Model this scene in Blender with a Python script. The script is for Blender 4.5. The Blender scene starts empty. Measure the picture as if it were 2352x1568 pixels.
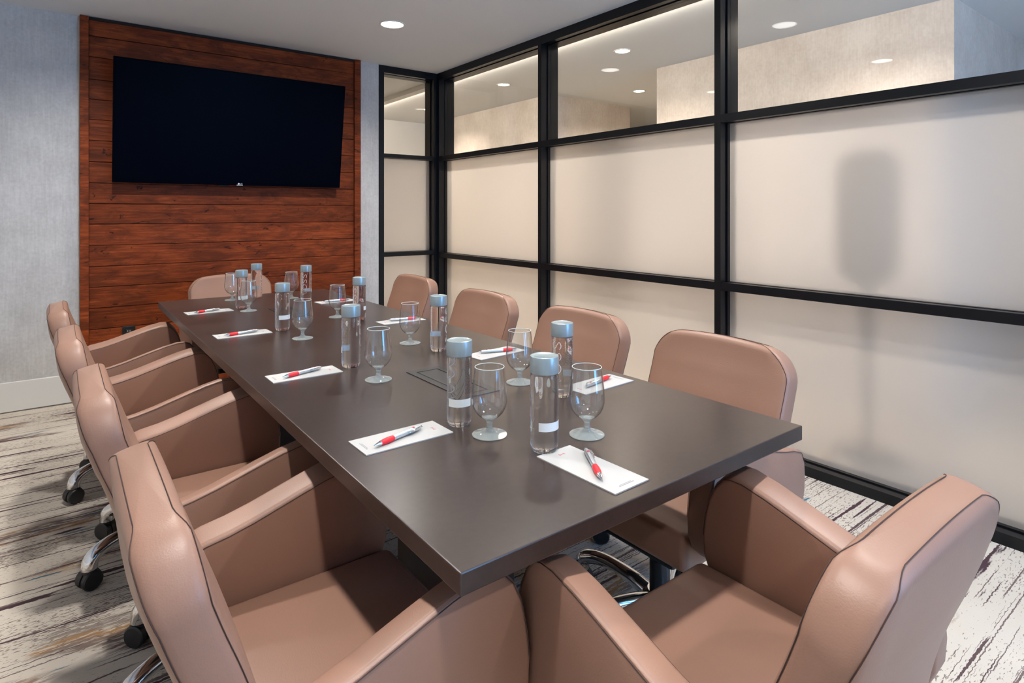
import bpy, bmesh, math, random
from mathutils import Vector, Matrix
random.seed(7)
sc = bpy.context.scene
C = sc.collection
PI = math.pi

# ------------------------------------------------------------------ camera
F_PX, CX, HY = 1368.0, 1176.0, 488.0
CAMZ = 1.25
YAW = math.atan2(CX - 135.0, F_PX)
cam_d = bpy.data.cameras.new('camera')
cam_d.sensor_width = 36.0
cam_d.lens = F_PX / 2352.0 * 36.0
cam_d.shift_y = (HY - 784.0) / 2352.0
cam_d.clip_start = 0.02
cam = bpy.data.objects.new('camera', cam_d)
cam.location = (0, 0, CAMZ)
cam.rotation_euler = (PI / 2, 0, -YAW)
C.objects.link(cam)
sc.camera = cam

# ------------------------------------------------------------------ world, exposure
sc.view_settings.view_transform = 'Standard'
sc.view_settings.look = 'None'
sc.view_settings.gamma = 1.0
sc.view_settings.use_curve_mapping = False
sc.view_settings.exposure = 0.15
world = bpy.data.worlds.new('sky')
sc.world = world
world.use_nodes = True
bgn = world.node_tree.nodes['Background']
bgn.inputs[0].default_value = (0.14, 0.46, 1.0, 1)
bgn.inputs[1].default_value = 13.0
sc.cycles.max_bounces = 12
sc.cycles.diffuse_bounces = 5
sc.cycles.glossy_bounces = 6
sc.cycles.transmission_bounces = 10
sc.cycles.transparent_max_bounces = 16
sc.cycles.caustics_reflective = False
sc.cycles.sample_clamp_indirect = 4.0

SPOT_W = 122.0          # each ceiling downlight of the meeting room
SPOT_COL = (1.0, 0.955, 0.91)
HALL_W = 112.0          # each downlight of the corridor
FILL_W = 62.0         # added fill strip that evens the corridor light
HALL_COL = (1.0, 0.84, 0.69)

# room measures
XW, YW, ZC = 2.823, 4.87, 2.55      # glass wall, screen wall, ceiling
XL, YB = -0.85, -2.2                # left wall, window wall behind
GX = 2.912                          # plane of the glass
TZ = 0.75                           # table top


def portal(name, loc, rot, sx, sy):
    l = bpy.data.lights.new(name, 'AREA')
    l.shape = 'RECTANGLE'; l.size = sx; l.size_y = sy
    l.cycles.is_portal = True
    o = bpy.data.objects.new(name, l)
    o.location = loc; o.rotation_euler = rot
    C.objects.link(o)
    return o


# daylight enters through the two openings in the wall behind
portal('daylight_portal', (2.23, YB - 0.06, 1.35), (PI / 2, 0, 0), 1.14, 2.1)
portal('hall_daylight_portal', (3.40, YB - 0.06, 1.35), (PI / 2, 0, 0), .7, 2.1)

# ------------------------------------------------------------------ helpers


def tag(o, label=None, cat=None, group=None, kind=None):
    if label: o['label'] = label
    if cat: o['category'] = cat
    if group: o['group'] = group
    if kind: o['kind'] = kind
    return o


def empty(name, loc=(0, 0, 0), rz=0.0):
    o = bpy.data.objects.new(name, None)
    o.empty_display_size = 0.1
    o.location = loc
    o.rotation_euler = (0, 0, rz)
    C.objects.link(o)
    return o


def obj(name, bm, mat, parent=None, smooth=False, loc=None, recalc=True):
    if recalc:
        bmesh.ops.recalc_face_normals(bm, faces=bm.faces[:])
    me = bpy.data.meshes.new(name)
    bm.to_mesh(me)
    bm.free()
    return obj_me(name, me, mat, parent, smooth, loc)


def obj_me(name, me, mat, parent=None, smooth=False, loc=None):
    o = bpy.data.objects.new(name, me)
    C.objects.link(o)
    if mat is not None and not me.materials:
        for m in (mat if isinstance(mat, (list, tuple)) else [mat]):
            me.materials.append(m)
    if smooth:
        for p in me.polygons: p.use_smooth = True
        try:
            me.set_sharp_from_angle(angle=math.radians(smooth if smooth is not True else 40))
        except Exception:
            pass
    if loc is not None: o.location = loc
    if parent is not None: o.parent = parent
    return o


def box(bm, x0, x1, y0, y1, z0, z1, bev=0.0, seg=2):
    b = bmesh.new() if bev else bm
    vs = [b.verts.new((x, y, z)) for x in (x0, x1) for y in (y0, y1) for z in (z0, z1)]
    for f in ((0, 1, 3, 2), (4, 6, 7, 5), (0, 4, 5, 1), (2, 3, 7, 6), (0, 2, 6, 4), (1, 5, 7, 3)):
        b.faces.new([vs[i] for i in f])
    if bev:
        bmesh.ops.recalc_face_normals(b, faces=b.faces[:])
        bmesh.ops.bevel(b, geom=b.edges[:], offset=bev, segments=seg, profile=0.5, affect='EDGES')
        merge(bm, b)
    return bm


def merge(bm, b, mtx=None):
    if mtx is not None: b.transform(mtx)
    me = bpy.data.meshes.new('tmp')
    b.to_mesh(me); b.free()
    bm.from_mesh(me)
    bpy.data.meshes.remove(me)
    return bm


def prism(bm, pts, axis, a0, a1, bev=0.0, seg=2):
    """closed polygon pts in the plane normal to axis, extruded a0..a1"""
    b = bmesh.new()
    def P(p, a):
        if axis == 'x': return (a, p[0], p[1])
        if axis == 'y': return (p[0], a, p[1])
        return (p[0], p[1], a)
    v0 = [b.verts.new(P(p, a0)) for p in pts]
    v1 = [b.verts.new(P(p, a1)) for p in pts]
    f0 = b.faces.new(v0); f1 = b.faces.new(v1[::-1])
    n = len(pts)
    for i in range(n):
        b.faces.new((v0[i], v1[i], v1[(i + 1) % n], v0[(i + 1) % n]))
    bmesh.ops.recalc_face_normals(b, faces=b.faces[:])
    if bev:
        es = list(set(f0.edges[:]) | set(f1.edges[:]))
        bmesh.ops.bevel(b, geom=es, offset=bev, segments=seg, profile=0.5, affect='EDGES')
    return merge(bm, b)


def lathe(bm, prof, n=32, cap0=True, cap1=True, c=(0, 0, 0)):
    """prof: list of (r, z)"""
    rings = []
    for r, z in prof:
        if r < 1e-6:
            rings.append([bm.verts.new((c[0], c[1], c[2] + z))])
        else:
            rings.append([bm.verts.new((c[0] + r * math.cos(2 * PI * i / n), c[1] + r * math.sin(2 * PI * i / n), c[2] + z)) for i in range(n)])
    for a, b in zip(rings, rings[1:]):
        for i in range(n):
            j = (i + 1) % n
            if len(a) == 1 and len(b) == 1: continue
            if len(a) == 1: bm.faces.new((a[0], b[i], b[j]))
            elif len(b) == 1: bm.faces.new((a[i], a[j], b[0]))
            else: bm.faces.new((a[i], a[j], b[j], b[i]))
    if cap0 and len(rings[0]) > 1: bm.faces.new(rings[0][::-1])
    if cap1 and len(rings[-1]) > 1: bm.faces.new(rings[-1])
    return bm


def tube(bm, pts, rad, n=8, closed=False):
    pts = [Vector(p) for p in pts]
    rads = rad if isinstance(rad, (list, tuple)) else [rad] * len(pts)
    rings = []
    up = None
    for i, p in enumerate(pts):
        if closed:
            t = (pts[(i + 1) % len(pts)] - pts[i - 1]).normalized()
        else:
            t = (pts[min(i + 1, len(pts) - 1)] - pts[max(i - 1, 0)]).normalized()
        if up is None:
            up = Vector((0, 0, 1)) if abs(t.z) < 0.9 else Vector((1, 0, 0))
        s = t.cross(up).normalized(); up = s.cross(t).normalized()
        rings.append([bm.verts.new(p + rads[i] * (math.cos(2 * PI * k / n) * s + math.sin(2 * PI * k / n) * up)) for k in range(n)])
    m = len(rings)
    for i in range(m if closed else m - 1):
        a, b = rings[i], rings[(i + 1) % m]
        for k in range(n):
            bm.faces.new((a[k], a[(k + 1) % n], b[(k + 1) % n], b[k]))
    if not closed:
        bm.faces.new(rings[0][::-1]); bm.faces.new(rings[-1])
    return bm


def copy_tree(o, parent=None, loc=None, rz=None):
    c = o.copy()
    C.objects.link(c)
    c.parent = parent
    if loc is not None: c.location = loc
    if rz is not None: c.rotation_euler = (0, 0, rz)
    for ch in [x for x in o.children]:
        copy_tree(ch, c)
    return c


# ------------------------------------------------------------------ materials
class NT:
    def __init__(s, name):
        s.m = bpy.data.materials.new(name)
        s.m.use_nodes = True
        s.t = s.m.node_tree
        s.n = s.t.nodes
        s.b = s.n['Principled BSDF']
        s.out = s.n['Material Output']
    def node(s, kind, **kw):
        x = s.n.new(kind)
        for k, v in kw.items(): setattr(x, k, v)
        return x
    def link(s, a, b): s.t.links.new(a, b)
    def coords(s, kind='Object', scale=(1, 1, 1), rot=(0, 0, 0), loc=(0, 0, 0)):
        tc = s.node('ShaderNodeTexCoord'); mp = s.node('ShaderNodeMapping')
        mp.inputs['Scale'].default_value = scale
        mp.inputs['Rotation'].default_value = rot
        mp.inputs['Location'].default_value = loc
        s.link(tc.outputs[kind], mp.inputs['Vector'])
        return mp.outputs['Vector']
    def noise(s, vec, scale=5, detail=4, rough=0.5, dist=0.0):
        x = s.node('ShaderNodeTexNoise')
        x.inputs['Scale'].default_value = scale; x.inputs['Detail'].default_value = detail
        x.inputs['Roughness'].default_value = rough; x.inputs['Distortion'].default_value = dist
        s.link(vec, x.inputs['Vector'])
        return x.outputs['Fac']
    def ramp(s, fac, stops, interp='LINEAR'):
        x = s.node('ShaderNodeValToRGB')
        x.color_ramp.interpolation = interp
        els = x.color_ramp.elements
        while len(els) < len(stops): els.new(0.5)
        for e, (p, c) in zip(els, stops):
            e.position = p
            e.color = (c, c, c, 1) if not isinstance(c, (tuple, list)) else (*c, 1)
        s.link(fac, x.inputs['Fac'])
        return x.outputs['Color']
    def mix(s, fac, a, b, blend='MIX'):
        x = s.node('ShaderNodeMix', data_type='RGBA', blend_type=blend)
        for sock, v in ((x.inputs['Factor'], fac), (x.inputs['A'], a), (x.inputs['B'], b)):
            if hasattr(v, 'is_linked') or hasattr(v, 'node'): s.link(v, sock)
            elif isinstance(v, (int, float)): sock.default_value = v
            else: sock.default_value = (*v, 1)
        return x.outputs['Result']
    def math(s, op, a, b=0.0):
        x = s.node('ShaderNodeMath', operation=op)
        for sock, v in ((x.inputs[0], a), (x.inputs[1], b)):
            if isinstance(v, (int, float)): sock.default_value = v
            else: s.link(v, sock)
        return x.outputs[0]
    def schlick(s, ior):
        lw = s.node('ShaderNodeLayerWeight'); lw.inputs['Blend'].default_value = 0.5
        f0 = ((ior - 1) / (ior + 1)) ** 2
        return s.math('ADD', s.math('MULTIPLY', s.math('POWER', lw.outputs['Facing'], 5.0), 1 - f0), f0)
    def bump(s, h, strength=0.2, dist=0.01):
        x = s.node('ShaderNodeBump')
        x.inputs['Strength'].default_value = strength; x.inputs['Distance'].default_value = dist
        s.link(h, x.inputs['Height']); s.link(x.outputs['Normal'], s.b.inputs['Normal'])
    def set(s, col=None, rough=None, metal=None, spec=None, coat=None):
        if col is not None:
            if isinstance(col, (tuple, list)): s.b.inputs['Base Color'].default_value = (*col, 1)
            else: s.link(col, s.b.inputs['Base Color'])
        if rough is not None:
            if isinstance(rough, (int, float)): s.b.inputs['Roughness'].default_value = rough
            else: s.link(rough, s.b.inputs['Roughness'])
        if metal is not None: s.b.inputs['Metallic'].default_value = metal
        if spec is not None: s.b.inputs['Specular IOR Level'].default_value = spec
        if coat is not None: s.b.inputs['Coat Weight'].default_value = coat
        return s


def simple(name, col, rough=0.5, metal=0.0, spec=0.5):
    return NT(name).set(col, rough, metal, spec).m


def emit(name, col, strength):
    t = NT(name)
    e = t.node('ShaderNodeEmission')
    e.inputs[0].default_value = (*col, 1); e.inputs[1].default_value = strength
    t.link(e.outputs[0], t.out.inputs['Surface'])
    return t.m


M = {}


def mk_leather():
    t = NT('leather')
    v = t.coords('Object')
    n1 = t.noise(v, 6, 3)
    n2 = t.noise(v, 420, 2)
    col = t.mix(n1, (0.258, 0.142, 0.098), (0.305, 0.172, 0.122))
    t.set(col, 0.42, spec=0.42)
    t.bump(n2, 0.12, 0.002)
    return t.m


def mk_wood():
    t = NT('stained_wood')
    oi = t.node('ShaderNodeObjectInfo')
    tc = t.node('ShaderNodeTexCoord')
    cmb = t.node('ShaderNodeCombineXYZ')
    t.link(t.math('MULTIPLY', oi.outputs['Random'], 37.0), cmb.inputs[0])
    t.link(t.math('MULTIPLY', oi.outputs['Random'], 91.0), cmb.inputs[2])
    add = t.node('ShaderNodeVectorMath', operation='ADD')
    t.link(tc.outputs['Object'], add.inputs[0]); t.link(cmb.outputs[0], add.inputs[1])
    def mp(scale):
        m = t.node('ShaderNodeMapping'); m.inputs['Scale'].default_value = scale
        t.link(add.outputs[0], m.inputs['Vector']); return m.outputs['Vector']
    grain = t.noise(mp((2.2, 2, 60)), 2.0, 6, 0.62, 0.6)
    fine = t.noise(mp((9, 5, 220)), 2.0, 4, 0.6)
    blot = t.noise(mp((3.2, 3, 9)), 1.5, 5, 0.6, 0.8)
    knot = t.noise(mp((6.5, 5, 13)), 1.3, 3, 0.6, 1.6)
    c = t.ramp(grain, [(0.28, (0.13, 0.023, 0.006)), (0.52, (0.255, 0.052, 0.013)), (0.78, (0.38, 0.100, 0.028))])
    c = t.mix(t.ramp(blot, [(0.36, 0.78), (0.58, 0.0)]), c, (0.075, 0.018, 0.007))
    c = t.mix(t.ramp(knot, [(0.30, 0.85), (0.36, 0.0)]), c, (0.018, 0.006, 0.004))
    c = t.mix(t.ramp(fine, [(0.35, 0.35), (0.6, 0.0)]), c, (0.095, 0.024, 0.009))
    rnd = t.ramp(oi.outputs['Random'], [(0.0, 0.78), (1.0, 1.15)])
    c = t.mix(1.0, c, rnd, 'MULTIPLY')
    t.set(c, 0.50, spec=0.12)
    t.bump(grain, 0.25, 0.004)
    return t.m


def mk_table():
    t = NT('dark_table_laminate')
    v = t.coords('Object')
    n1 = t.noise(v, 2.4, 3, 0.55)
    n2 = t.noise(v, 60, 3, 0.6)
    c = t.mix(t.ramp(n1, [(0.25, 0.0), (0.75, 1.0)]), (0.018, 0.0115, 0.0100), (0.046, 0.032, 0.0275))
    c = t.mix(t.ramp(n2, [(0.3, 0.0), (0.8, 0.35)]), c, (0.066, 0.048, 0.042))
    t.set(c, 0.285, spec=0.5)
    return t.m


def mk_wallpaper(name, a, b, rough=0.6):
    t = NT(name)
    v = t.coords('Object')
    vs = t.coords('Object', scale=(30, 30, 2.2))
    n1 = t.noise(v, 3.0, 6, 0.62)
    n2 = t.noise(v, 55, 4, 0.6)
    n3 = t.noise(vs, 3.0, 4, 0.6)
    f = t.math('ADD', t.math('MULTIPLY', n1, 0.5), t.math('ADD', t.math('MULTIPLY', n2, 0.28), t.math('MULTIPLY', n3, 0.22)))
    c = t.ramp(f, [(0.38, a), (0.62, b)])
    t.set(c, rough, spec=0.35)
    t.bump(n2, 0.08, 0.003)
    return t.m


def mk_carpet():
    t = NT('streaked_carpet')
    pile = t.noise(t.coords('Object'), 700, 2, 0.7)
    tc = t.node('ShaderNodeTexCoord')
    wob = t.noise(t.coords('Object', scale=(1, 0.6, 1)), 55, 2, 0.6)
    wv = t.node('ShaderNodeCombineXYZ')
    t.link(t.math('MULTIPLY', t.math('SUBTRACT', wob, 0.5), 0.010), wv.inputs[1])
    add = t.node('ShaderNodeVectorMath', operation='ADD')
    t.link(tc.outputs['Object'], add.inputs[0]); t.link(wv.outputs[0], add.inputs[1])
    def mp(scale, loc=(0, 0, 0), rz=0.0):
        m = t.node('ShaderNodeMapping')
        m.inputs['Scale'].default_value = scale; m.inputs['Location'].default_value = loc
        m.inputs['Rotation'].default_value = (0, 0, rz)
        t.link(add.outputs[0], m.inputs['Vector']); return m.outputs['Vector']
    base_n = t.noise(mp((1.2, 2.0, 1)), 1.6, 3)
    c = t.mix(base_n, (0.56, 0.500, 0.415), (0.70, 0.645, 0.555))
    # fine broken dashes
    dash = t.noise(mp((46, 190, 1), (3, 1, 0)), 1.0, 2, 0.6)
    dens = t.noise(mp((1.1, 3.0, 1), (7, 2, 0)), 1.3, 2)
    thr = t.math('ADD', dash, t.math('MULTIPLY', t.math('SUBTRACT', dens, 0.5), 0.45))
    c = t.mix(t.ramp(thr, [(0.60, 0.0), (0.64, 0.8)]), c, (0.13, 0.085, 0.075))
    # brush-stroke patches: grey-taupe, gold, plum
    pn = t.noise(mp((1.05, 3.6, 1), (1.7, 5.3, 0), 0.42), 1.1, 2, 0.5)
    hatch = t.noise(mp((7, 60, 1), (2, 9, 0)), 1.5, 3, 0.6)
    pm = t.math('MULTIPLY', t.ramp(pn, [(0.60, 0.0), (0.63, 1.0)]), t.ramp(hatch, [(0.40, 0.0), (0.52, 0.9)]))
    hue = t.noise(mp((2.2, 5, 1), (9, 4, 0), 0.42), 1.3, 1)
    pc = t.ramp(hue, [(0.36, (0.070, 0.028, 0.035)), (0.47, (0.20, 0.135, 0.105)), (0.56, (0.42, 0.200, 0.045)), (0.66, (0.27, 0.22, 0.185))])
    c = t.mix(pm, c, pc)
    # rare blue slivers
    sl = t.noise(mp((2.4, 34, 1), (4, 8, 0), 0.2), 1.2, 1)
    c = t.mix(t.math('MULTIPLY', t.ramp(sl, [(0.70, 0.0), (0.72, 1.0)]), t.ramp(pn, [(0.54, 0.0), (0.57, 1.0)])), c, (0.045, 0.16, 0.24))
    # long plum streaks along the room's width
    brk = t.noise(mp((2.2, 10, 1), (2.3, 7.2, 0)), 1.2, 2)
    sh = t.math('MULTIPLY', t.math('SUBTRACT', brk, 0.5), 0.30)
    for sc_, lo, th, amt, lc in (((0.85, 26, 1), (0.3, 2.2, 0), 0.655, 1.0, (0.050, 0.022, 0.034)),
                                 ((0.75, 70, 1), (5.3, 1.2, 0), 0.625, 0.95, (0.055, 0.026, 0.034)),
                                 ((1.10, 110, 1), (8.1, 4.2, 0), 0.628, 0.85, (0.080, 0.042, 0.045))):
        k = t.math('ADD', t.noise(mp(sc_, lo), 1.0, 2, 0.5), sh)
        c = t.mix(t.ramp(k, [(th, 0.0), (th + .014, amt)]), c, lc)
    c = t.mix(t.math('MULTIPLY', pile, 0.22), c, (0.25, 0.2, 0.17))
    t.set(c, 0.95, spec=0.1)
    t.bump(pile, 0.4, 0.004)
    return t.m


def mk_clear_glass(name='clear_pane', ior=1.5, tint=(0.97, 0.985, 0.98), gain=1.0):
    t = NT(name)
    fr = t.schlick(ior)
    tr = t.node('ShaderNodeBsdfTransparent'); tr.inputs[0].default_value = (*tint, 1)
    gl = t.node('ShaderNodeBsdfGlossy'); gl.inputs['Roughness'].default_value = 0.0
    mx = t.node('ShaderNodeMixShader')
    t.link(t.math('MINIMUM', t.math('MULTIPLY', fr, gain), 1.0), mx.inputs[0])
    t.link(tr.outputs[0], mx.inputs[1]); t.link(gl.outputs[0], mx.inputs[2])
    t.link(mx.outputs[0], t.out.inputs['Surface'])
    return t.m


def mk_frost():
    t = NT('frosted_film')
    rf = t.node('ShaderNodeBsdfRefraction'); rf.inputs['Roughness'].default_value = 0.60; rf.inputs['IOR'].default_value = 1.25
    rf.inputs['Color'].default_value = (0.97, 0.96, 0.95, 1)
    tl = t.node('ShaderNodeBsdfTranslucent'); tl.inputs[0].default_value = (0.96, 0.95, 0.94, 1)
    df = t.node('ShaderNodeBsdfDiffuse'); df.inputs[0].default_value = (0.80, 0.78, 0.76, 1)
    gl = t.node('ShaderNodeBsdfGlossy'); gl.inputs['Roughness'].default_value = 0.16
    fr = t.schlick(1.45)
    m1 = t.node('ShaderNodeMixShader'); m1.inputs[0].default_value = 0.50
    t.link(rf.outputs[0], m1.inputs[1]); t.link(tl.outputs[0], m1.inputs[2])
    m2 = t.node('ShaderNodeMixShader'); m2.inputs[0].default_value = 0.14
    t.link(m1.outputs[0], m2.inputs[1]); t.link(df.outputs[0], m2.inputs[2])
    m3 = t.node('ShaderNodeMixShader')
    t.link(t.math('MULTIPLY', fr, 0.8), m3.inputs[0])
    t.link(m2.outputs[0], m3.inputs[1]); t.link(gl.outputs[0], m3.inputs[2])
    t.link(m3.outputs[0], t.out.inputs['Surface'])
    return t.m


def mk_solid_glass(name, ior, through=0.0, tint=(1, 1, 1), glint=0.0):
    t = NT(name)
    g = t.node('ShaderNodeBsdfGlass'); g.inputs['IOR'].default_value = ior; g.inputs['Roughness'].default_value = 0.0
    g.inputs['Color'].default_value = (*tint, 1)
    tr = t.node('ShaderNodeBsdfTransparent')
    mx = t.node('ShaderNodeMixShader'); mx.inputs[0].default_value = through
    t.link(g.outputs[0], mx.inputs[1]); t.link(tr.outputs[0], mx.inputs[2])
    last = mx.outputs[0]
    if glint:  # white mixed into clear glass in place of highlights and refracted light
        df = t.node('ShaderNodeBsdfDiffuse'); df.inputs[0].default_value = (0.85, 0.93, 0.91, 1)
        m2 = t.node('ShaderNodeMixShader'); m2.inputs[0].default_value = glint
        t.link(last, m2.inputs[1]); t.link(df.outputs[0], m2.inputs[2]); last = m2.outputs[0]
    t.link(last, t.out.inputs['Surface'])
    return t.m


def mk_print():
    """fine rows of small print on a see-through film"""
    t = NT('fine_print')
    sep = t.node('ShaderNodeSeparateXYZ'); tc = t.node('ShaderNodeTexCoord')
    t.link(tc.outputs['Object'], sep.inputs[0])
    row = t.math('FRACT', t.math('MULTIPLY', sep.outputs[2], 420.0))
    rows = t.ramp(row, [(0.42, 0.0), (0.5, 1.0)])
    let = t.noise(t.coords('Object', scale=(700, 700, 420)), 1.0, 1)
    f = t.math('MULTIPLY', t.math('MULTIPLY', rows, t.ramp(let, [(0.45, 0.0), (0.5, 1.0)])), 0.55)
    tr = t.node('ShaderNodeBsdfTransparent'); df = t.node('ShaderNodeBsdfDiffuse'); df.inputs[0].default_value = (0.06, 0.06, 0.07, 1)
    mx = t.node('ShaderNodeMixShader')
    t.link(f, mx.inputs[0]); t.link(tr.outputs[0], mx.inputs[1]); t.link(df.outputs[0], mx.inputs[2])
    t.link(mx.outputs[0], t.out.inputs['Surface'])
    return t.m


M['leather'] = mk_leather()
M['seam'] = simple('dark_seam', (0.045, 0.022, 0.016), 0.7)
M['wood'] = mk_wood()
M['wood_dark'] = simple('backing_wood', (0.012, 0.005, 0.003), 0.8)
M['table'] = mk_table()
M['wallpaper'] = mk_wallpaper('silver_wallpaper', (0.47, 0.465, 0.455), (0.66, 0.655, 0.645))
M['hallpaper'] = mk_wallpaper('hall_wallpaper', (0.56, 0.50, 0.45), (0.74, 0.69, 0.64))
M['ceiling'] = simple('ceiling_paint', (0.80, 0.83, 0.84), 0.9, spec=0.2)
M['baseboard'] = simple('white_baseboard', (0.70, 0.70, 0.68), 0.45)
M['carpet'] = mk_carpet()
M['frame'] = simple('black_metal_frame', (0.004, 0.0045, 0.006), 0.38, spec=0.32)
M['clear'] = mk_clear_glass()
M['goblet'] = mk_clear_glass('goblet_glass', 1.5, (0.985, 0.99, 0.99), 2.0)
M['frost'] = mk_frost()
M['stemglass'] = mk_solid_glass('stem_glass_glint', 1.5, 0.25, (0.98, 1.0, 0.99), 0.18)  # whitened to stand for light gathered in stem and foot
M['rimglass'] = mk_solid_glass('rim_glass_glint', 1.5, 0.1, (0.98, 1.0, 0.99), 0.55)  # rim highlight painted in as white
M['water'] = mk_solid_glass('bottled_water', 1.34, 0.15)
M['print'] = mk_print()
M['cap'] = simple('grey_cap', (0.30, 0.375, 0.40), 0.285, 0.30, 0.8)
M['white_label'] = simple('white_label', (0.75, 0.80, 0.80), 0.4)
M['letter'] = simple('frosted_lettering', (0.85, 0.86, 0.85), 0.5)
M['chrome'] = simple('chrome', (0.82, 0.83, 0.84), 0.08, 1.0)
M['black'] = simple('black_plastic', (0.012, 0.012, 0.013), 0.4)
M['black_soft'] = simple('black_matte', (0.008, 0.008, 0.009), 0.7)
M['screen'] = simple('screen_glass', (0.0006, 0.0011, 0.0040), 0.35, spec=0.02)
M['paper'] = simple('white_paper', (0.42, 0.42, 0.41), 0.7)
M['red_mark'] = simple('red_print', (0.45, 0.03, 0.04), 0.6)
M['grey_print'] = simple('grey_print', (0.25, 0.25, 0.26), 0.7)
M['red'] = simple('red_rubber', (0.75, 0.015, 0.025), 0.45)
M['silver'] = simple('silver_barrel', (0.62, 0.66, 0.69), 0.28, 0.75)
M['white'] = simple('white_paint', (0.8, 0.8, 0.78), 0.5)
M['lens'] = emit('lamp_lens', (1.0, 0.97, 0.93), 9.0)
M['hall_lens'] = emit('hall_lamp_lens', (1.0, 0.90, 0.78), 9.0)
M['dark_grey'] = simple('dark_grey_box', (0.022, 0.022, 0.022), 0.35)

# ------------------------------------------------------------------ room shell
HX1, HY1 = 8.0, 7.75      # corridor extents


def struct(name, bm, mat, label=None, cat=None):
    o = obj(name, bm, mat)
    o['kind'] = 'structure'
    return tag(o, label, cat)


struct('floor', box(bmesh.new(), XL - 0.1, HX1, YB - 0.1, HY1, -0.1, 0.0), M['carpet'],
       'cream carpet with dark plum streaks and gold brush marks', 'floor')
struct('ceiling', box(bmesh.new(), XL - 0.1, HX1, YB - 0.1, HY1, ZC, ZC + 0.1), M['ceiling'],
       'plain pale ceiling with round recessed downlights', 'ceiling')
struct('wall_far', box(bmesh.new(), XL, 2.234, YW, YW + 0.16, 0, ZC), M['wallpaper'],
       'silver grey wallpapered wall behind the screen', 'wall')
struct('wall_left', box(bmesh.new(), XL - 0.1, XL, YB, YW + 0.16, 0, ZC), M['wallpaper'],
       'silver grey wallpapered side wall left of the chairs', 'wall')
bm = bmesh.new()
WX0, WX1, WZ0, WZ1 = 1.66, 2.80, 0.30, 2.40
HW0, HW1 = 3.05, 3.75
box(bm, XL - 0.1, WX0, YB - 0.1, YB, 0, ZC); box(bm, WX1, HW0, YB - 0.1, YB, 0, ZC)
box(bm, WX0, WX1, YB - 0.1, YB, 0, WZ0); box(bm, WX0, WX1, YB - 0.1, YB, WZ1, ZC)
box(bm, HW0, HW1, YB - 0.1, YB, 0, WZ0); box(bm, HW0, HW1, YB - 0.1, YB, WZ1, ZC)
box(bm, HW1, HX1, YB - 0.1, YB, 0, ZC)
struct('wall_back', bm, M['wallpaper'], 'wall with window openings behind the viewpoint', 'wall')
for n, (a, b) in enumerate(((WX0, WX1), (HW0, HW1))):
    w = empty('window_%d' % (n + 4)); w['kind'] = 'structure'
    tag(w, ('room' if n == 0 else 'corridor') + ' window in the wall behind the viewpoint', 'window')
    fb = bmesh.new()
    box(fb, a, a + .04, YB - .08, YB - .02, WZ0, WZ1); box(fb, b - .04, b, YB - .08, YB - .02, WZ0, WZ1)
    box(fb, a, b, YB - .08, YB - .02, WZ0, WZ0 + .04); box(fb, a, b, YB - .08, YB - .02, WZ1 - .04, WZ1)
    obj('window_frame', fb, M['frame'], w)
    obj('pane', box(bmesh.new(), a + .04, b - .04, YB - .054, YB - .046, WZ0 + .04, WZ1 - .04), M['clear'], w)
# corridor walls seen through the clear panes
struct('wall_corridor', box(bmesh.new(), 4.30, 4.36, 5.02, HY1, 0, ZC), M['hallpaper'], 'beige corridor wall seen through the far clear pane', 'wall')
struct('wall_corridor_return', box(bmesh.new(), 4.30, 5.60, 4.96, 5.02, 0, ZC), M['hallpaper'], 'lilac grey corridor wall seen through the middle clear pane', 'wall')
struct('wall_corridor_block', box(bmesh.new(), 4.30, HX1 - .03, 1.245, 3.49, 0, ZC), M['hallpaper'], 'beige corridor block wall seen through the nearest clear pane', 'wall')
struct('wall_corridor_end', box(bmesh.new(), 2.04, HX1 + .06, HY1 - 0.05, HY1 + 0.05, 0, ZC), M['white'], 'bright white end wall of the corridor', 'wall')
struct('wall_corridor_left', box(bmesh.new(), 2.04, 2.10, YW + 0.16, HY1, 0, ZC), M['hallpaper'], 'corridor wall behind the screen wall', 'wall')
struct('wall_corridor_deep', box(bmesh.new(), HX1 - .02, HX1 + .06, YB, HY1, 0, ZC), M['hallpaper'], 'distant corridor wall in the side passage', 'wall')
struct('trim_1', box(bmesh.new(), 2.93, 3.00, 5.05, HY1, ZC - .05, ZC), M['white'], 'white ceiling beam running along the corridor', 'trim')
# baseboards
bm = bmesh.new(); box(bm, XL, 0.109, YW - 0.014, YW, 0.006, 0.19, .003, 1)
struct('baseboard_far', bm, M['baseboard'], 'tall white baseboard left of the wood panel', 'baseboard')
bm = bmesh.new(); box(bm, 2.053, 2.234, YW - 0.014, YW, 0.006, 0.19, .003, 1)
struct('baseboard_far_right', bm, M['baseboard'], 'short white baseboard between wood panel and glass', 'baseboard')
bm = bmesh.new(); box(bm, XL, XL + .014, YB, YW - .016, 0.006, 0.19, .003, 1)
struct('baseboard_left', bm, M['baseboard'], 'tall white baseboard along the left wall', 'baseboard')

# ------------------------------------------------------------------ glass partitions


def bar_profile(half, d0, sgn=1):
    """cross-section of a frame bar: (depth, offset); front block, groove, back block"""
    g = half - 0.008
    return [(d0, -half), (d0 + .040, -half), (d0 + .040, -g), (d0 + .066, -g), (d0 + .066, -half), (d0 + .165, -half),
            (d0 + .165, half), (d0 + .066, half), (d0 + .066, g), (d0 + .040, g), (d0 + .040, half), (d0, half)]


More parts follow.
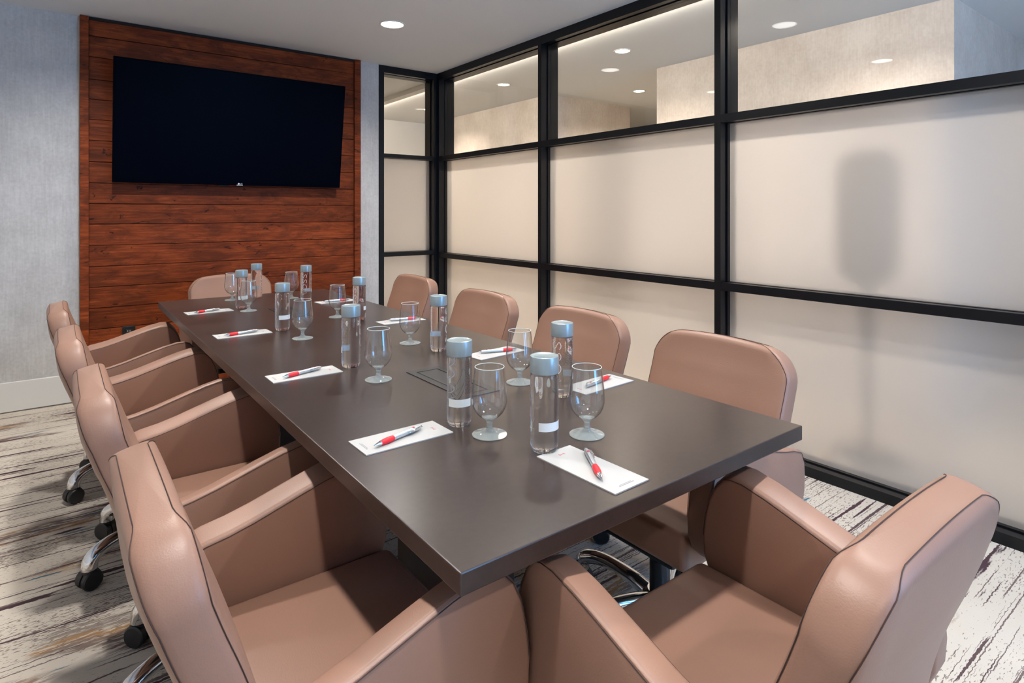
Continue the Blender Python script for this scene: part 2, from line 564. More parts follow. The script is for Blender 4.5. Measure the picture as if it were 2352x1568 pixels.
def pane(parent, plane, a0, a1, z0, z1, frosted):
    b = bmesh.new()
    if plane == 'x': box(b, GX, GX + .010, a0, a1, z0, z1)
    else: box(b, a0, a1, YW + .089, YW + .099, z0, z1)
    me_mats = [M['clear']]
    bmesh.ops.recalc_face_normals(b, faces=b.faces[:])
    if frosted:
        me_mats = [M['clear'], M['frost']]
        for f in b.faces:
            c = f.calc_center_median()
            if (plane == 'x' and c.x < GX + .001) or (plane == 'y' and c.y < YW + .0895): f.material_index = 1
    o = obj('frosted_pane' if frosted else 'clear_pane', b, me_mats, parent)
    if frosted: o['label'] = 'frosted glass pane'
    return o


ZB, ZM0, ZM1, ZT0, ZT1, ZTOP = 0.046, 0.833, 0.876, 1.733, 1.776, ZC - 0.062
win = empty('window_1', (0, 0, 0)); win['kind'] = 'structure'
tag(win, 'black-framed glass partition with frosted lower panes along the right', 'glass partition')
posts_y = [(4.835, 4.877 + .03), (3.356, 3.393), (1.864, 1.902), (0.372, 0.410), (-1.12, -1.082), (YB, YB + .04)]
for a, b in posts_y:
    h = (b - a) / 2; c = (a + b) / 2
    bmb = bmesh.new()
    prism(bmb, [(d, c + o_) for d, o_ in bar_profile(h, XW)], 'z', 0.0, ZC, 0)
    obj('post', bmb, M['frame'], win)
for (pa, pb) in zip(posts_y, posts_y[1:]):
    y1, y0 = pa[0], pb[1]
    for z0, z1 in ((0.0, ZB), (ZM0, ZM1), (ZT0, ZT1), (ZTOP, ZC)):
        h = (z1 - z0) / 2; c = (z0 + z1) / 2
        bmb = bmesh.new()
        prism(bmb, [(d, c + o_) for d, o_ in bar_profile(h, XW + .0008)], 'y', y0 + .0005, y1 - .0005, 0)
        obj('rail', bmb, M['frame'], win)
    pane(win, 'x', y0, y1, ZB, ZM0, True)
    pane(win, 'x', y0, y1, ZM1, ZT0, True)
    pane(win, 'x', y0, y1, ZT1, ZTOP, False)
win2 = empty('window_2'); win2['kind'] = 'structure'
tag(win2, 'narrow black-framed glass return beside the wood panel', 'glass partition')
for a, b in ((2.234, 2.286), (2.786, 2.8225)):
    h = (b - a) / 2; c = (a + b) / 2
    bmb = bmesh.new(); prism(bmb, [(c + o_, d) for d, o_ in bar_profile(h, YW)], 'z', 0, ZC, 0)
    obj('post', bmb, M['frame'], win2)
for z0, z1 in ((0.0, ZB), (.858, .896), (1.738, 1.773), (ZTOP, ZC)):
    h = (z1 - z0) / 2; c = (z0 + z1) / 2
    bmb = bmesh.new(); prism(bmb, [(d, c + o_) for d, o_ in bar_profile(h, YW + .0008)], 'x', 2.2865, 2.7855, 0)
    obj('rail', bmb, M['frame'], win2)
pane(win2, 'y', 2.286, 2.786, ZB, .858, True)
pane(win2, 'y', 2.286, 2.786, .896, 1.738, True)
pane(win2, 'y', 2.286, 2.786, 1.773, ZTOP, False)

# ------------------------------------------------------------------ wood panel with planks
wp = empty('wood_panel', (0, 0, 0))
tag(wp, 'dark red-brown plank wall panel framed by narrow trim behind the screen', 'wall panel')
WP0, WP1 = 0.109, 2.051
obj('backing', box(bmesh.new(), WP0 + .01, WP1 - .01, YW - .012, YW, 0, ZC - .004), M['wood_dark'], wp)
edges = [0.0, .052, .192, .332, .470, .611, .750, .889, 1.030, 1.172, 1.309, 1.447, 1.588, 1.730, 1.869, 2.004, 2.137, 2.285, 2.424, ZC - .006]
rp = random.Random(3)
for z0, z1 in zip(edges, edges[1:]):
    pr = rp.uniform(0.0, 0.0035)
    tilt = rp.uniform(-.0012, .0012)
    b = bmesh.new()
    x0, x1, ya, yb = .158, 1.995, YW - .026 - pr, YW - .012
    zc = (z0 + z1) / 2; hh = (z1 - z0) / 2 - .0016
    box(b, x0, x1, ya, yb, -hh, hh, .0022, 1)
    for v in b.verts:
        v.co.z += tilt * (v.co.x - 1.1) * .6
    b2 = b
    o = obj('plank', b2, M['wood'], wp, loc=(0, 0, zc))
for x0, x1 in ((WP0, .1575), (1.9955, WP1)):
    b = bmesh.new(); box(b, -(x1 - x0) / 2, (x1 - x0) / 2, YW - .048, YW, 0, ZC - .002, .003, 2)
    b.transform(Matrix.Rotation(0, 4, 'Z'))
    obj('side_trim', b, M['wood'], wp, loc=((x0 + x1) / 2, 0, 0))
b = bmesh.new(); box(b, .158, 1.995, YW - .040, YW - .012, ZC - .022, ZC - .003, .002, 1)
obj('top_trim', b, M['wood_dark'], wp)

# wall outlet on the planks
ot = empty('wall_outlet', (0.382, YW - .0285, 0.415))
tag(ot, 'black wall outlet set low in the plank wall', 'outlet')
b = bmesh.new(); box(b, -.038, .038, -.008, 0, -.058, .058, .003, 2); obj('cover_plate', b, M['black'], ot)
for s in (-1, 1):
    b = bmesh.new(); box(b, -.017, .017, -.0105, -.008, s * .024 - .014, s * .024 + .014, .002, 1); obj('socket', b, M['dark_grey'], ot)
    for q in (-1, 1):
        b = bmesh.new(); box(b, q * .006 - .0012, q * .006 + .0012, -.0112, -.0104, s * .024 - .004, s * .024 + .006); obj('slot_glint', b, M['white'], ot)  # white bars painted where the sockets catch a glint

# ------------------------------------------------------------------ text to mesh


def text_bm(s, size, extrude=0.0):
    cu = bpy.data.curves.new('txt', 'FONT')
    cu.body = s; cu.size = size; cu.align_x = 'CENTER'; cu.align_y = 'CENTER'
    cu.extrude = extrude; cu.resolution_u = 3
    to = bpy.data.objects.new('txt', cu); C.objects.link(to)
    bpy.context.view_layer.update()
    dg = bpy.context.evaluated_depsgraph_get()
    me = bpy.data.meshes.new_from_object(to.evaluated_get(dg))
    bpy.data.objects.remove(to); bpy.data.curves.remove(cu)
    b = bmesh.new(); b.from_mesh(me); bpy.data.meshes.remove(me)
    return b


# ------------------------------------------------------------------ wall screen
# the screen leans forward: bottom edge near the planks, top edge further out
TB, TT = Vector((0, 4.765, 1.452)), Vector((0, 4.640, 2.268))
up = (TT - TB).normalized(); tilt_a = math.atan2(TB.y - TT.y, TT.z - TB.z)
tv = empty('wall_screen', (1.063, (TB.y + TT.y) / 2, (TB.z + TT.z) / 2))
tv.rotation_euler = (tilt_a, 0, 0)
tag(tv, 'large black flat screen television mounted on the plank wall', 'television')
TW, TH = 1.560, (TT - TB).length
b = bmesh.new(); box(b, -TW / 2, TW / 2, 0.0, .038, -TH / 2, TH / 2, .004, 2); obj('casing', b, M['screen'], tv)
b = bmesh.new(); box(b, -TW / 2 + .009, TW / 2 - .009, -.0022, .002, -TH / 2 + .020, TH / 2 - .009, .001, 1); obj('display', b, M['screen'], tv)
b = bmesh.new(); box(b, -.30, .30, .038, .060, -.22, .22, .004, 1); obj('rear_housing', b, M['black_soft'], tv)
b = bmesh.new(); box(b, -.20, .20, .060, .130, -.05, .10); obj('wall_bracket', b, M['black_soft'], tv)
b = bmesh.new(); lathe(b, [(0, 0), (.0065, 0), (.0065, .0015), (0, .0015)], 24)
b.transform(Matrix.Rotation(PI / 2, 4, 'X')); b.transform(Matrix.Translation((.003, -.0024, -TH / 2 + .0125)))
o = obj('logo_disc', b, M['white_label'], tv)
b = text_bm('LG', .015); b.transform(Matrix.Rotation(PI / 2, 4, 'X')); b.transform(Matrix.Translation((.020, -.0028, -TH / 2 + .0125)))
obj('logo_letters', b, M['white_label'], tv)
b = bmesh.new(); box(b, -.010, .032, -.0016, .0005, -TH / 2 + .0005, -TH / 2 + .0045); obj('caption_strip', b, M['white_label'], tv)
b = bmesh.new(); box(b, -.14, -.06, .006, .030, -TH / 2 - .010, -TH / 2 + .002, .004, 1); obj('sensor_bump', b, M['black_soft'], tv)

# ------------------------------------------------------------------ downlights


def downlight(name, x, y, label, group, watts, col, lens, r=.080, cone=132):
    e = empty(name, (x, y, ZC)); tag(e, label, 'downlight', group)
    b = bmesh.new()
    lathe(b, [(r, 0.0), (r + .010, 0.0), (r + .010, -.003), (r, -.005), (r - .004, -.003), (r - .004, 0.0)], 40, False, False)
    obj('trim_ring', b, M['white'], e, True)
    b = bmesh.new(); lathe(b, [(0, -.0012), (r - .004, -.0012), (r - .004, -.0002), (0, -.0002)], 40)
    obj('lens', b, lens, e)
    l = bpy.data.lights.new('downlight_lamp', 'SPOT')
    l.energy = watts; l.color = col; l.spot_size = math.radians(cone); l.spot_blend = 1.0; l.shadow_soft_size = .055
    lo = bpy.data.objects.new('downlight_lamp', l); C.objects.link(lo)
    lo.location = (0, 0, -.012); lo.parent = e
    return e


rows = {3.777: 'nearest the screen', 2.14: 'over the middle of the table', .51: 'over the near end of the table', -1.12: 'behind the viewpoint'}
for y, w in rows.items():
    downlight('downlight', 1.834, y, 'round recessed downlight over the right chairs, ' + w, 'meeting room downlights', SPOT_W, SPOT_COL, M['lens'], .080, 149)
    downlight('downlight', 0.222, y, 'round recessed downlight over the left chairs, ' + w, 'meeting room downlights', SPOT_W, SPOT_COL, M['lens'], .080, 149)
hall = [(3.611, 3.276, 'seen high in the middle clear pane'), (3.60, 4.87, 'seen in the far clear pane'), (4.943, 4.249, 'in the side passage'),
        (3.72, 6.62, 'seen through the narrow return pane'), (3.60, 1.65, 'opposite the nearest frosted pane'), (3.60, 0.05, 'beyond the right edge of the photo'),
        (6.7, 4.2, 'deep in the side passage'), (3.60, -1.5, 'at the window end')]
for x, y, w in hall:
    downlight('corridor_downlight', x, y, 'small round corridor downlight ' + w, 'corridor downlights', HALL_W, HALL_COL, M['hall_lens'], .062, 150)

# added fill strip, hidden behind the partition head, to light the corridor evenly
ws = empty('corridor_fill_light', (3.012, 3.0, 2.520))
tag(ws, 'added unseen fill light above the corridor side of the glass partition', 'light')
b = bmesh.new(); box(b, -.016, .016, -4.6, 4.6, -.018, .030, .003, 1); obj('fill_housing', b, M['white'], ws)
b = bmesh.new(); box(b, .0162, .0175, -4.58, 4.58, -.014, .014); obj('fill_strip', b, emit('fill_glow', (1.0, .86, .72), 1.2), ws)
wl = bpy.data.lights.new('fill_lamp', 'AREA'); wl.shape = 'RECTANGLE'; wl.size = .03; wl.size_y = 9.1; wl.energy = FILL_W; wl.color = HALL_COL
wo = bpy.data.objects.new('fill_lamp', wl); C.objects.link(wo); wo.parent = ws
wo.location = (.019, 0, 0); wo.rotation_euler = (0, -PI / 2 + math.radians(14), 0)

# dim upright shape behind the frosted glass
dp = empty('upright_stand', (3.42, 1.335, 0))
tag(dp, 'dim dark upright shape blurred behind the frosted glass on the right', 'stand')
b = bmesh.new(); lathe(b, [(.05, .88), (.10, .90), (.145, .96), (.15, 1.2), (.15, 1.48), (.12, 1.55), (.05, 1.58)], 24)
obj('head', b, simple('dark_brown_panel', (0.030, 0.020, 0.017), .6), dp, True)
b = bmesh.new(); lathe(b, [(.02, .015), (.02, .885)], 16); obj('pole', b, M['black'], dp, True)
b = bmesh.new(); lathe(b, [(.15, 0), (.15, .012), (.02, .018)], 24); obj('foot_plate', b, M['black'], dp, True)

# ------------------------------------------------------------------ conference table
TX0, TX1, TY0, TY1 = 0.443, 1.390, 0.700, 3.855
tb = empty('conference_table', ((TX0 + TX1) / 2, (TY0 + TY1) / 2, 0))
tag(tb, 'long dark brown conference table with a thick flat top', 'table')
hx, hy = (TX1 - TX0) / 2, (TY1 - TY0) / 2
b = bmesh.new(); box(b, -hx, hx, -hy, hy, TZ - .034, TZ, .0022, 2); obj('table_top', b, M['table'], tb)
b = bmesh.new(); box(b, -hx + .10, hx - .10, -hy + .10, hy - .10, TZ - .062, TZ - .034); obj('apron', b, M['table'], tb)
for y in (-.80, .80):
    b = bmesh.new(); box(b, -.12, .12, y - .13, y + .13, .03, TZ - .062, .004, 1); obj('pedestal', b, M['table'], tb)
    b = bmesh.new(); box(b, -.15, .15, y - .16, y + .16, 0, .03, .004, 1); obj('foot_plate', b, M['black'], tb)


def power_box(y0, y1, label):
    e = empty('table_power_box', ((.865 + .984) / 2, (y0 + y1) / 2, TZ))
    tag(e, label, 'power box', 'flush power boxes in the table top')
    hw, hl = .0595, (y1 - y0) / 2
    b = bmesh.new()
    for a in ((-hw, -hw + .022, -hl, hl), (hw - .022, hw, -hl, hl), (-hw + .022, hw - .022, -hl, -hl + .024), (-hw + .022, hw - .022, hl - .024, hl)):
        box(b, *a, .0002, .0024)
    obj('bezel', b, M['dark_grey'], e)
    b = bmesh.new(); box(b, -hw + .022, hw - .022, -hl + .024, hl - .024, .0001, .0004); obj('well', b, M['black_soft'], e)
    b = bmesh.new(); box(b, -hw + .026, hw - .026, -hl + .030, hl - .028, .0005, .0022, .0006, 1); obj('flap', b, M['dark_grey'], e)
    return e


power_box(1.35, 1.682, 'black flush power box in the table top, nearer the camera')
power_box(2.89, 3.222, 'black flush power box in the table top, nearer the screen')

# ------------------------------------------------------------------ leather swivel chair (faces +X, origin on the floor)


def smooth_curve(pts, n):
    """Catmull-Rom through pts, n samples"""
    out = []
    P = [pts[0]] + list(pts) + [pts[-1]]
    segs = len(pts) - 1
    for i in range(n):
        u = i / (n - 1) * segs
        k = min(int(u), segs - 1); t = u - k
        p0, p1, p2, p3 = (Vector(P[k + j]) for j in range(4))
        out.append(0.5 * ((2 * p1) + (-p0 + p2) * t + (2 * p0 - 5 * p1 + 4 * p2 - p3) * t * t + (-p0 + 3 * p1 - 3 * p2 + p3) * t ** 3))
    return out


SPINE = [(-.209, .395), (-.222, .48), (-.242, .56), (-.266, .635), (-.290, .70), (-.311, .765), (-.325, .823)]


def build_chair():
    ch = empty('swivel_chair')
    # backrest: loft of rounded sections along the spine
    N = 40
    sp = smooth_curve(SPINE, N)
    hw0, rc = .250, .088
    L = [0.0]
    for a, b2 in zip(sp, sp[1:]): L.append(L[-1] + (b2 - a).length)
    tot = L[-1]
    b = bmesh.new()
    rings = []
    seam_f, seam_r = [], []
    stations = [i / 44 * (tot - rc) for i in range(30)]
    stations = [tot - rc - (tot - rc) * (1 - i / 26) for i in range(27)] + [tot - rc + rc * math.sin(PI / 2 * i / 12) for i in range(1, 13)]
    M_ = 10
    for s in stations:
        # position and normal on the spine
        k = max(0, min(N - 2, next((i for i in range(N - 1) if L[i + 1] >= s - 1e-9), N - 2)))
        t = (s - L[k]) / max(1e-9, L[k + 1] - L[k])
        p = sp[k].lerp(sp[k + 1], t)
        d = (sp[min(k + 1, N - 1)] - sp[max(k - 1, 0)]).normalized()
        nrm = Vector((d.y, -d.x))                 # towards the sitter (+f)
        w = hw0 - .006 * (1 - s / tot)
        e = 0.0
        if s > tot - rc:
            e = (s - (tot - rc)) / rc
            w = hw0 - rc + rc * math.sqrt(max(0.0, 1 - e * e)) * 1.0
            w = max(w, hw0 - rc)
        th = .036
        edge = max(0.0, (s - (tot - .014)) / .014)
        th2 = th - .012 * edge ** 2
        cr = .017
        ring = []
        # section: front face (crowned), side, rear face (crowned)
        def crown(v, amt): return amt * (1 - (v / max(w, 1e-6)) ** 2)
        fr = [(-w + cr + (2 * (w - cr)) * i / M_) for i in range(M_ + 1)]
        fac = min(1.0, (tot - s) / .10)
        for v in fr: ring.append((th2 + crown(v, .008 * fac), v))
        for a in (30, 60): ring.append((th2 - cr + cr * math.cos(math.radians(a)), w - cr + cr * math.sin(math.radians(a))))
        ring.append((th2 - cr, w)); ring.append((0, w + .002)); ring.append((-th2 + cr, w))
        for a in (60, 30): ring.append((-th2 + cr - cr * math.cos(math.radians(a)), w - cr + cr * math.sin(math.radians(a))))
        for v in fr[::-1]: ring.append((-th2 - crown(v, .018 * fac), v))
        for a in (30, 60): ring.append((-th2 + cr - cr * math.cos(math.radians(a)), -w + cr - cr * math.sin(math.radians(a))))
        ring.append((-th2 + cr, -w)); ring.append((0, -w - .002)); ring.append((th2 - cr, -w))
        for a in (60, 30): ring.append((th2 - cr + cr * math.cos(math.radians(a)), -w + cr - cr * math.sin(math.radians(a))))
        def place(a, v):      # arched top: the middle stands a little higher than the corners
            k_ = .020 * (1 - (v / hw0) ** 2) * (s / tot) ** 5
            return Vector((p.x + nrm.x * a + d.x * k_, v, p.y + nrm.y * a + d.y * k_))
        rings.append([b.verts.new(place(a, v)) for a, v in ring])
        q = math.radians(45) * (1 - e)
        fo, wo = th2 - cr + (cr + .0005) * math.cos(q), w - cr + (cr + .0005) * math.sin(q)
        seam_f.append((place(fo, wo), place(fo, -wo)))
        seam_r.append((place(-fo, wo), place(-fo, -wo)))
        last = (place, th2, w - cr)
    n = len(rings[0])
    for r0, r1 in zip(rings, rings[1:]):
        for i in range(n): b.faces.new((r0[i], r0[(i + 1) % n], r1[(i + 1) % n], r1[i]))
    b.faces.new(rings[0][::-1])
    # crowned top
    top = rings[-1]
    cen = b.verts.new(sum((v.co for v in top), Vector()) / n + Vector((0, 0, .004)))
    for i in range(n): b.faces.new((top[i], top[(i + 1) % n], cen))
    back = obj('backrest', b, M['leather'], ch, 50)
    for nm, sm in (('front_seam', seam_f), ('rear_seam', seam_r)):
        pf, tl_, wl = last
        sg = 1 if nm == 'front_seam' else -1
        mid = [pf(sg * tl_, wl * (1 - 2 * i / 10)) + Vector((0, 0, .0006)) for i in range(11)]
        path = [a for a, _ in sm[:-1]] + mid + [c for _, c in sm[-2::-1]]
        sb = bmesh.new(); tube(sb, path, .0008, 5)
        obj(nm, sb, M['seam'], back, True)
    # armrests
    prof = [(-.262, .50), (-.258, .545), (-.235, .575), (-.195, .589), (-.15, .597), (-.10, .610), (-.05, .626), (0, .642), (.05, .657), (.10, .668),
            (.128, .668), (.150, .658), (.170, .636), (.187, .600), (.198, .555), (.204, .505), (.202, .460), (.188, .425), (.160, .400), (.12, .388),
            (-.17, .388), (-.215, .396), (-.245, .425), (-.259, .460)]
    for s in (-1, 1):
        y0, y1 = (.243, .308) if s > 0 else (-.308, -.243)
        b = bmesh.new(); prism(b, prof, 'y', y0, y1, .011, 3)
        for v in b.verts:      # top leans inward a little
            if v.co.z > .56: v.co.z += (abs(v.co.y) - .275) * .22
        arm = obj('armrest', b, M['leather'], ch, 35)
        for yy, nm in ((s * .3045, 'outer_seam'), (s * .2465, 'inner_seam')):
            path = []
            for f, z in prof[1:16]:
                zz = z - .0075
                if f > .14: zz = z - .002; f -= .005
                path.append((f, yy + (s * .0035 if nm == 'outer_seam' else -s * .0035), zz + ((abs(yy) - .275) * .22 if z > .56 else 0)))
            sb = bmesh.new(); tube(sb, path, .0008, 5)
            obj(nm, sb, M['seam'], arm, True)
    # seat
    b = bmesh.new(); box(b, -.215, .205, -.242, .242, .352, .448, .022, 4)
    for v in b.verts:
        if v.co.z > .42: v.co.z += .010 * (1 - (v.co.y / .242) ** 2) * 1.0
    obj('seat', b, M['leather'], ch, 50)
    b = bmesh.new(); box(b, -.16, .16, -.17, .17, .315, .352, .01, 2); obj('seat_pan', b, M['black'], ch)
    b = bmesh.new(); lathe(b, [(.030, .10), (.030, .22), (.022, .22), (.022, .318)], 24); obj('gas_column', b, M['black'], ch, True)
    b = bmesh.new(); lathe(b, [(.035, .075), (.052, .085), (.052, .115), (.036, .130)], 24); obj('base_hub', b, M['chrome'], ch, True)
    # five-star base
    leg_b = bmesh.new()
    path = [(.040, 0, .103), (.09, 0, .118), (.15, 0, .126), (.205, 0, .127), (.250, 0, .120), (.284, 0, .104), (.296, 0, .082), (.297, 0, .066)]
    pc = [Vector((p.x, 0, p.y)) for p in smooth_curve([(x, z) for x, _, z in path], 22)]
    rr = [.0245 - .004 * math.sin(PI * min(1, i / 16)) for i in range(22)]
    tube(leg_b, pc, rr, 12)
    cas = bmesh.new()
    # twin wheels and hood
    for yy in (-.017, .017):
        w_b = bmesh.new(); lathe(w_b, [(.0, -.011), (.028, -.011), (.032, -.007), (.032, .007), (.028, .011), (.0, .011)], 20)
        merge(cas, w_b, Matrix.Translation((.297, yy, .032)) @ Matrix.Rotation(PI / 2, 4, 'X'))
    hood = bmesh.new()
    hp = [(.034 * math.cos(a), .034 * math.sin(a)) for a in [math.radians(200 - 13 * i) for i in range(17)]]
    prism(hood, [(.297 + x, .033 + z) for x, z in hp], 'y', -.006, .006, 0)
    hood2 = bmesh.new(); lathe(hood2, [(.0, .052), (.024, .052), (.023, .072), (.0, .072)], 16, True, True, (.297, 0, 0))
    merge(cas, hood); merge(cas, hood2)
    me_leg = None; me_cas = None
    for k in range(5):
        if k == 0:
            lo = obj('base_leg', leg_b, M['chrome'], ch, True); me_leg = lo.data
            co = obj('castor', cas, M['black'], lo, 40); me_cas = co.data
        else:
            lo = obj_me('base_leg', me_leg, None, ch); co = obj_me('castor', me_cas, None, lo)
        lo.rotation_euler = (0, 0, math.radians(61 + 72 * k))
    return ch


chair = build_chair()
chairs = [
    # x, y, facing, label
    (.430, 1.085, 0, 'tan leather swivel chair at the left table edge, closest to the camera'),
    (.390, 1.815, 0, 'tan leather swivel chair, second from the camera on the left side'),
    (.350, 2.555, 0, 'tan leather swivel chair, third from the camera on the left side'),
    (.320, 3.315, 0, 'tan leather swivel chair on the left side, closest to the plank wall'),
    (.946, .632, PI / 2, 'tan leather swivel chair at the near table end, back to the camera'),
    (.900, 3.925, -PI / 2, 'tan leather swivel chair at the far table end under the screen'),
    (1.428, 1.148, PI, 'tan leather swivel chair at the glass side, closest to the camera'),
    (1.440, 1.815, PI, 'tan leather swivel chair, second from the camera on the glass side'),
    (1.450, 2.540, PI, 'tan leather swivel chair, third from the camera on the glass side'),
    (1.520, 3.440, PI, 'tan leather swivel chair at the glass side, closest to the screen'),
]
for i, (x, y, rz, lab) in enumerate(chairs):
    o = chair if i == 0 else copy_tree(chair)
    o.location = (x, y, 0); o.rotation_euler = (0, 0, rz)
    tag(o, lab, 'chair', 'swivel chairs around the conference table')

# ------------------------------------------------------------------ table ware
PLACE = {
    'L1': 'first place from the camera on the left side', 'L2': 'second place from the camera on the left side',
    'L3': 'third place from the camera on the left side', 'L4': 'left side place nearest the screen',
    'R1': 'first place from the camera on the glass side', 'R2': 'second place from the camera on the glass side',
    'R3': 'third place from the camera on the glass side', 'R4': 'glass side place nearest the screen',
    'N': 'near end place in front of the camera', 'E': 'far end place under the screen'}


def wrap(b, r):
    """bend a flat mesh (x = arc, z = up, y = offset) round a cylinder of radius r, centred on -Y"""
    for v in b.verts:
        a = v.co.x / r - PI / 2
        rr = r - v.co.y
        v.co = Vector((rr * math.cos(a), rr * math.sin(a), v.co.z))
    return b


def build_bottle():
    e = empty('water_bottle')
    R = .0296
    b = bmesh.new()
    prof = [(0, .0035), (.010, .003), (.018, .0015), (.0215, 0), (.0245, .0018), (.0275, .006), (.0290, .012), (R, .020)]
    prof += [(R, .02 + .14 * i / 10) for i in range(1, 11)] + [(R - .001, .1635), (.0265, .1655), (.0265, .168), (0, .168)]
    lathe(b, prof, 48)
    obj('bottle_body', b, M['water'], e, 40)
    b = bmesh.new()
    lathe(b, [(.0268, .1650), (.0300, .1650), (.0303, .1665), (.0303, .1965), (.0296, .1995), (.0275, .2003), (.0262, .1996), (0, .1996)], 48, True, False)
    obj('cap', b, M['cap'], e, 40)
    # white band label
    b = bmesh.new()
    n = 24; a0, a1 = -.4 * R, 1.6 * R
    for i in range(n):
        x0, x1 = a0 + (a1 - a0) * i / n, a0 + (a1 - a0) * (i + 1) / n
        b.faces.new([b.verts.new(p) for p in ((x0, -.0003, .049), (x1, -.0003, .049), (x1, -.0003, .067), (x0, -.0003, .067))])
    bmesh.ops.remove_doubles(b, verts=b.verts[:], dist=1e-5)
    obj('band_label', wrap(b, R), M['white_label'], e, recalc=False)
    # rows of fine print further round
    b = bmesh.new()
    for i in range(n):
        x0, x1 = 1.0 * R + 1.4 * R * i / n, 1.0 * R + 1.4 * R * (i + 1) / n
        b.faces.new([b.verts.new(p) for p in ((x0, -.0003, .078), (x1, -.0003, .078), (x1, -.0003, .158), (x0, -.0003, .158))])
    bmesh.ops.remove_doubles(b, verts=b.verts[:], dist=1e-5)
    obj('fine_print', wrap(b, R), M['print'], e, recalc=False)
    # tall vertical lettering
    t = bmesh.new()
    def stroke(pts):     # thin flat strokes; u runs up the bottle, w across (left = top of letter)
        q = smooth_curve(pts, 28) if len(pts) > 3 else [Vector(p) for p in pts]
        for i in range(len(q) - 1):
            a, c_ = q[i], q[i + 1]
            d = (c_ - a).normalized(); nn = Vector((-d.y, d.x)) * .0007
            t.faces.new([t.verts.new((-2.0 * R - p.y, -.0004, .036 + p.x)) for p in (a + nn, c_ + nn, c_ - nn, a - nn)])
    stroke([(.000, .012), (.012, -.012)]); stroke([(.012, -.012), (.024, .012)])
    stroke([(.044 + .0135 * math.cos(2 * PI * i / 16), .012 * math.sin(2 * PI * i / 16)) for i in range(17)])
    for o0 in (.067, .096):
        stroke([(o0 + .021, .008), (o0 + .016, .0115), (o0 + .008, .0115), (o0 + .002, .007), (o0 + .006, .002), (o0 + .014, -.002), (o0 + .019, -.007), (o0 + .013, -.0115), (o0 + .005, -.0115), (o0, -.008)])
    obj('lettering', wrap(t, R), M['letter'], e, recalc=False)
    return e


def build_goblet():
    e = empty('water_goblet')
    b = bmesh.new()
    out = [(.0085, .036), (.016, .0385), (.024, .044), (.032, .053), (.0375, .064), (.0402, .077), (.0400, .090), (.0385, .108), (.0360, .130), (.0330, .153)]
    oc = smooth_curve(out, 34)
    prof = [(p.x, p.y) for p in oc]
    inn = [(p.x - .0013, p.y + (.0016 if i < 6 else 0)) for i, p in enumerate(oc)][::-1]
    lathe(b, [(0, .0355)] + prof + [(.0325, .1536)] + inn + [(0, .0385)], 48)
    obj('bowl', b, M['goblet'], e, 60)
    b = bmesh.new()
    rim = [(.0327 * math.cos(2 * PI * i / 64), .0327 * math.sin(2 * PI * i / 64), .1532) for i in range(64)]
    tube(b, rim, .0009, 6, True)
    obj('rim', b, M['rimglass'], e, True)
    b = bmesh.new()
    st = [(.0390, .0005), (.0394, .0016), (.0385, .0026), (.030, .0042), (.018, .0070), (.0100, .0110), (.0072, .017), (.0066, .024), (.0078, .031), (.0120, .0360), (.0165, .0392)]
    sc_ = smooth_curve(st, 34)
    lathe(b, [(0, .0005)] + [(max(p.x, .001), p.y) for p in sc_] + [(0, .0380)], 40)
    obj('stem_and_foot', b, M['stemglass'], e, 60)
    return e


bottles = {'L1': (.753, 1.195, -.55), 'N': (.813, .956, 0.0), 'R1': (1.095, 1.213, 1.5), 'L2': (.754, 1.854, 3.6), 'R2': (1.095, 1.879, 3.4),
           'L3': (.757, 2.607, -.1), 'R3': (1.112, 2.634, 1.1), 'L4': (.760, 3.329, -.2), 'E': (.922, 3.684, 3.3), 'R4': (1.119, 3.404, 1.7)}
glasses = {'L1': (.772, 1.098), 'N': (.946, .965), 'R1': (1.080, 1.382), 'L2': (.761, 1.660), 'R2': (1.070, 2.051),
           'L3': (.771, 2.387), 'R3': (1.061, 2.774), 'L4': (.768, 3.219), 'E': (.788, 3.677), 'R4': (1.080, 3.545)}
proto_b, proto_g = build_bottle(), build_goblet()
for i, (k, (x, y, a)) in enumerate(bottles.items()):
    o = proto_b if i == 0 else copy_tree(proto_b)
    # lettering side turned relative to the camera direction
    o.location = (x, y, TZ); o.rotation_euler = (0, 0, math.atan2(-x, y) + a)
    tag(o, 'grey-capped clear water bottle, ' + PLACE[k], 'bottle', 'water bottles on the table')
for i, (k, (x, y)) in enumerate(glasses.items()):
    o = proto_g if i == 0 else copy_tree(proto_g)
    o.location = (x, y, TZ); o.rotation_euler = (0, 0, i * .7)
    tag(o, 'empty stemmed water glass, ' + PLACE[k], 'glass', 'water glasses on the table')


def build_pad():
    """note pad lying with its length along X, header mark at +X"""
    e = empty('note_pad')
    b = bmesh.new(); box(b, -.105, .105, -.047, .047, 0.0, .0022); obj('sheets', b, M['paper'], e)
    b = bmesh.new()
    for y in (-.006, -.002, .002, .006):
        h = .0035 if abs(y) < .004 else .0055
        box(b, .078 - h + .004, .078 + h, y - .0009, y + .0009, .00222, .00236)
    obj('header_mark', b, M['red_mark'], e)
    b = bmesh.new(); box(b, -.092, -.090, -.020, .020, .00222, .00232); box(b, -.0885, -.087, -.016, .016, .00222, .00232)
    obj('footer_print', b, M['grey_print'], e)
    return e


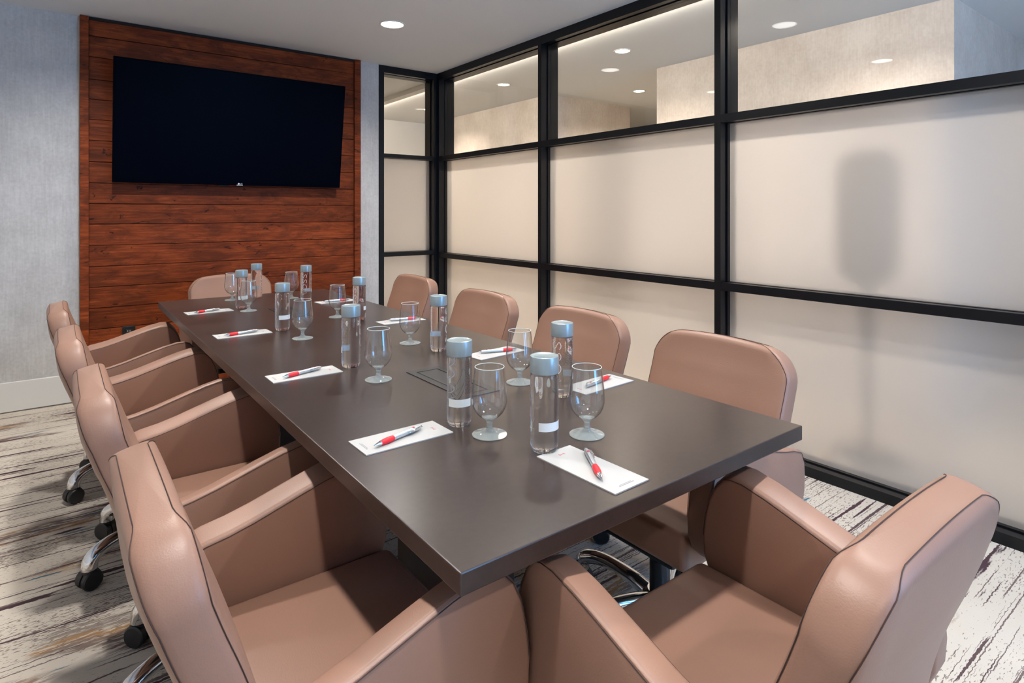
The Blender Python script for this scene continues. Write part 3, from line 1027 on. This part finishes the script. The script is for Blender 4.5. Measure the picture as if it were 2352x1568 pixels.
def build_pen():
    """pen along X: tip at -X, clicker at +X, axis at z = 0"""
    e = empty('ballpoint_pen')
    R90 = Matrix.Rotation(PI / 2, 4, 'Y')
    def part(nm, prof, mat):
        b = bmesh.new(); lathe(b, prof, 20); b.transform(R90); return obj(nm, b, mat, e, 40)
    part('tip', [(.0006, -.072), (.0016, -.069), (.0042, -.058), (.0052, -.053)], M['chrome'])
    part('grip', [(.0052, -.053), (.0062, -.045), (.0068, -.035), (.0066, -.025), (.0058, -.017)], M['red'])
    part('barrel', [(.0057, -.017), (.0055, .010), (.0058, .035), (.0052, .055), (.0042, .064)], M['silver'])
    part('clicker', [(.0026, .064), (.0026, .070), (.0020, .0715)], M['chrome'])
    b = bmesh.new(); tube(b, [(.058, -.004, .003), (.050, -.0075, .003), (.030, -.0082, .002), (.020, -.0070, .001)], [.0014, .0019, .0019, .0013], 8)
    obj('clip', b, M['chrome'], e, True)
    b = bmesh.new(); box(b, .040, .046, -.0022, .0022, .0050, .0061); obj('logo_mark', b, M['red_mark'], e)
    return e


pads = {'L1': (.607, 1.202, 0.01), 'L2': (.604, 1.853, 0.0), 'L3': (.602, 2.618, 0.02), 'L4': (.602, 3.311, .05),
        'R1': (1.250, 1.228, PI + .06), 'R2': (1.236, 1.722, PI + .10), 'R3': (1.256, 2.496, PI + .02), 'R4': (1.240, 3.268, PI + .06),
        'N': (.827, .834, PI / 2 + .03)}
pens = {'L1': ((.526, 1.173), (.667, 1.215)), 'L2': ((.536, 1.831), (.662, 1.873)), 'L3': ((.530, 2.593), (.662, 2.625)), 'L4': ((.526, 3.267), (.660, 3.331)),
        'R1': ((1.309, 1.243), (1.197, 1.217)), 'R2': ((1.319, 1.697), (1.174, 1.741)), 'R3': ((1.345, 2.478), (1.194, 2.508)), 'R4': ((1.287, 3.233), (1.182, 3.252)),
        'N': ((.800, .779), (.868, .888))}
pp, pn = build_pad(), build_pen()
for i, k in enumerate(pads):
    x, y, rz = pads[k]
    o = pp if i == 0 else copy_tree(pp)
    o.location = (x, y, TZ + .0001); o.rotation_euler = (0, 0, rz)
    tag(o, 'white note pad, ' + PLACE[k], 'note pad', 'note pads on the table')
    (ax, ay), (bx_, by_) = pens[k]
    o = pn if i == 0 else copy_tree(pn)
    o.location = ((ax + bx_) / 2, (ay + by_) / 2, TZ + .0024 + .0068)
    o.rotation_euler = (0, 0, math.atan2(by_ - ay, bx_ - ax))
    tag(o, 'silver pen with red grip, ' + PLACE[k], 'pen', 'pens on the note pads')
